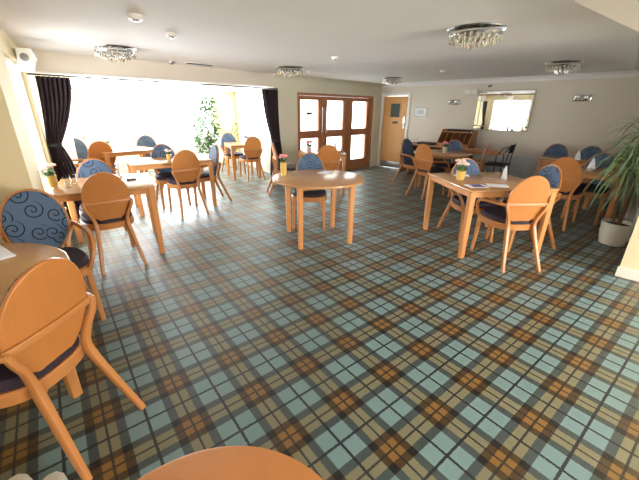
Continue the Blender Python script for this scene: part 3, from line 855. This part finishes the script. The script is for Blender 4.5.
# sunroom sill things
for k, (x, y) in enumerate(((5.02, 7.35), (5.16, 7.9), (5.22, 8.1))):
    tag(MB().lathe([(.03, 0), (.045, .02), (.05, .05), (.03, .075), (.02, .08)], 14).build('sill_ornament', 'bulb'), ['squat dark ornament on the sunroom window sill nearest the right curtain', 'dark ornament in the middle of the sunroom window sill', 'dark ornament at the far end of the sunroom window sill'][k], 'ornament', 'window sill ornaments', None, (x, y, .742))

# ------------------------------------------------------------------ ceiling things
lamp0 = None
def chandelier(x, y, label):
    global lamp0
    if lamp0 is None:
        t = lamp0 = empty('crystal_ceiling_light', '', '')
        MB().lathe([(.225, 0), (.23, -.004), (.225, -.012), (.20, -.016)][::-1], 48).build('ceiling_plate', 'chrome', t)
        MB().lathe([(.205, -.03), (.21, -.045), (.20, -.06), (.195, -.045)][::-1], 40).build('crystal_band', 'crystal', t)
        for ring, (r, n, z) in enumerate(((.195, 26, -.04), (.14, 19, -.055), (.08, 11, -.075))):
            for k in range(n):
                a = 2*PI*k/n+ring*.2
                m = MB().lathe([(.002, 0), (.012, -.014), (.014, -.036), (.007, -.060), (.001, -.066)][::-1], 6, (r*math.cos(a), r*math.sin(a), z+.006*math.sin(k*2.3)))
                m.build('crystal_drop', 'crystal', t, False)
        for k in range(4): MB().ball((.11*math.cos(k*1.57), .11*math.sin(k*1.57), -.055), .02).build('bulb', 'offwhite', t)
    else: t = dup(lamp0)
    tag(t, label, 'ceiling light', 'crystal ceiling lights', None, (x, y, CZ), random.random())
chandelier(1.38, 4.72, 'crystal ceiling light at the left, near the sunroom beam')
chandelier(3.95, 4.68, 'small-looking crystal ceiling light in front of the glazed doors')
chandelier(6.6, 4.48, 'crystal ceiling light nearest the oak door')
chandelier(3.17, 1.36, 'largest crystal ceiling light, nearest us at top right')
chandelier(6.0, 1.28, 'crystal ceiling light at right, above the far right table')
def disc(x, y, label, r=.045, cat='detector', name='smoke_detector', mat='white'):
    m = MB().lathe([(r, 0), (r, -.012), (r*.8, -.03), (r*.45, -.034)][::-1], 24)
    o = m.build(name, mat); tag(o, label, cat, 'ceiling detectors', None, (x, y, CZ))
    MB().lathe([(r*.4, -.034), (r*.3, -.042)][::-1], 16).build('sensor_cap', 'bulb', o)
disc(1.06, 3.0, 'larger white round detector on the ceiling at top left', .06)
disc(1.5, 3.44, 'smaller white round detector on the ceiling behind the larger one', .05)
disc(3.55, 3.30, 'white sprinkler-like sensor in the middle of the ceiling', .045)
disc(5.9, 3.0, 'small white sensor on the ceiling before the right wall', .04)
disc(4.6, 4.95, 'tiny dark spot sensor on the ceiling by the doors', .03)
v = empty('ceiling_vent', 'slotted white air vent in the ceiling by the beam', 'vent', (2.72, 5.35, CZ), R(0))
MB().rbox(-.22, .22, -.06, .06, -.012, 0, .003).build('frame', 'white', v)
for k in range(3): MB().box(-.2, .2, -.045+.035*k, -.033+.035*k, -.018, -.011).build('slat', 'metal', v, False)
disc(2.32, 5.42, 'flat dark disc on the ceiling left of the air vent', .05, mat='steel')

# emergency light at the top of the left wall
em = empty('emergency_light', 'white boxed light fitting high in the top left corner', 'light fitting', (.56, 4.7, 1.93), 0)
poly = [(-.066, .10), (.04, .10), (.072, .0), (.038, -.10), (-.066, -.10)]
m = MB(); n = len(poly)
vs = [(x, dy, z) for dy in (0, .16) for x, z in poly]
m.add(vs, [tuple(range(n)), tuple(range(2*n-1, n-1, -1))]+[(i, (i+1) % n, n+(i+1) % n, n+i) for i in range(n)])
m.build('housing', 'white', em, False)
MB().lathe([(.032, 0), (.036, .006), (.03, .016), (.018, .018)], 20).build('lens', 'bulb', em).matrix_local = Matrix.Translation((-.015, 0, .02)) @ Matrix.Rotation(PI/2, 4, 'X')
MB().tube([(.045, -.004, .10), (.078, -.004, 0)], .010, 10, sub=1).build('tube', 'paper', em)

# cream shoes at the lower left
def shoe(x, y, rz, label):
    vs = []; fs = []; n = 16; secs = [(-.13, .030, .05), (-.10, .038, .06), (-.04, .036, .055), (.03, .044, .045), (.08, .046, .036), (.115, .034, .026), (.13, .012, .014)]
    for px, w, h in secs:
        for k in range(n):
            a = 2*PI*k/n; z = max(0, .5*h+.5*h*math.sin(a)); vs.append((px, w*math.cos(a), z if math.sin(a) > -.6 else 0))
    for i in range(len(secs)-1):
        for k in range(n): fs.append((i*n+k, i*n+(k+1) % n, (i+1)*n+(k+1) % n, (i+1)*n+k))
    fs += [tuple(range(n)), tuple((len(secs)-1)*n+k for k in range(n))]
    tag(MB().add(vs, fs).build('shoe', 'offwhite'), label, 'shoe', 'cream shoes', None, (x, y, .001), rz)
shoe(-.125, 1.375, 1.75, 'cream rounded shoe on the carpet, right one, beside the near chair leg')
shoe(-.225, 1.475, 1.9, 'cream rounded shoe on the carpet, left one at the very bottom left')

# ------------------------------------------------------------------ light
w = bpy.data.worlds.new('sky'); SC.world = w; w.use_nodes = True
bg = w.node_tree.nodes['Background']; bg.inputs[0].default_value = (.93, .97, 1.0, 1); bg.inputs[1].default_value = 6.5
def area(name, loc, target, sx, sy, power, col=(1, 1, 1)):
    l = bpy.data.lights.new(name, 'AREA'); l.shape = 'RECTANGLE'; l.size = sx; l.size_y = sy; l.energy = power; l.color = col
    o = bpy.data.objects.new(name, l); C.objects.link(o); o.location = loc
    o.rotation_euler = (Vector(target)-Vector(loc)).to_track_quat('-Z', 'Y').to_euler()
    return o
DAY = (.93, .97, 1.0); WARM = (1.0, .95, .86)
area('daylight_sunroom_back', (3.26, 9.25, 1.36), (3.26, 0, 1.2), 3.1, 1.0, 330, DAY)
area('daylight_sunroom_right', (5.45, 7.4, 1.3), (2, 8.2, 1.0), 2.4, 1.05, 25, DAY)
area('daylight_left_door', (.12, 4.75, 1.1), (6, 3.7, 1.0), 1.2, 1.6, 14, DAY)
area('daylight_near_left_a', (-1.4, -1.6, 1.2), (4, -1.6, .9), 1.7, 1.3, 55, WARM)
area('fill_light_back', (3.25, -3.5, 1.3), (4.2, 4, 1.0), 1.5, 1.1, 140, WARM)  # added fill lamp outside the unseen back window, brightens the right side

SC.view_settings.view_transform = 'Standard'; SC.view_settings.look = 'None'
SC.view_settings.gamma = 1; SC.view_settings.use_curve_mapping = False
SC.view_settings.exposure = 0.55

# ------------------------------------------------------------------ camera
cam = bpy.data.cameras.new('camera'); co = bpy.data.objects.new('camera', cam); C.objects.link(co)
cam.sensor_width = 36; cam.lens = 332.2/639*36; cam.clip_start = .02
pit = math.radians(21.52); roll = .01
Rv = Vector((math.cos(_ry), -math.sin(_ry), 0)); Fv = Vector((math.sin(_ry)*math.cos(pit), math.cos(_ry)*math.cos(pit), -math.sin(pit)))
Uv = Rv.cross(Fv)
c, s = math.cos(roll), math.sin(roll)
X = Rv*c+Uv*s; Y = Uv*c-Rv*s
mw = Matrix((X, Y, -Fv)).transposed().to_4x4(); mw.translation = Vector((0, 0, 1.5))
co.matrix_world = mw
SC.camera = co
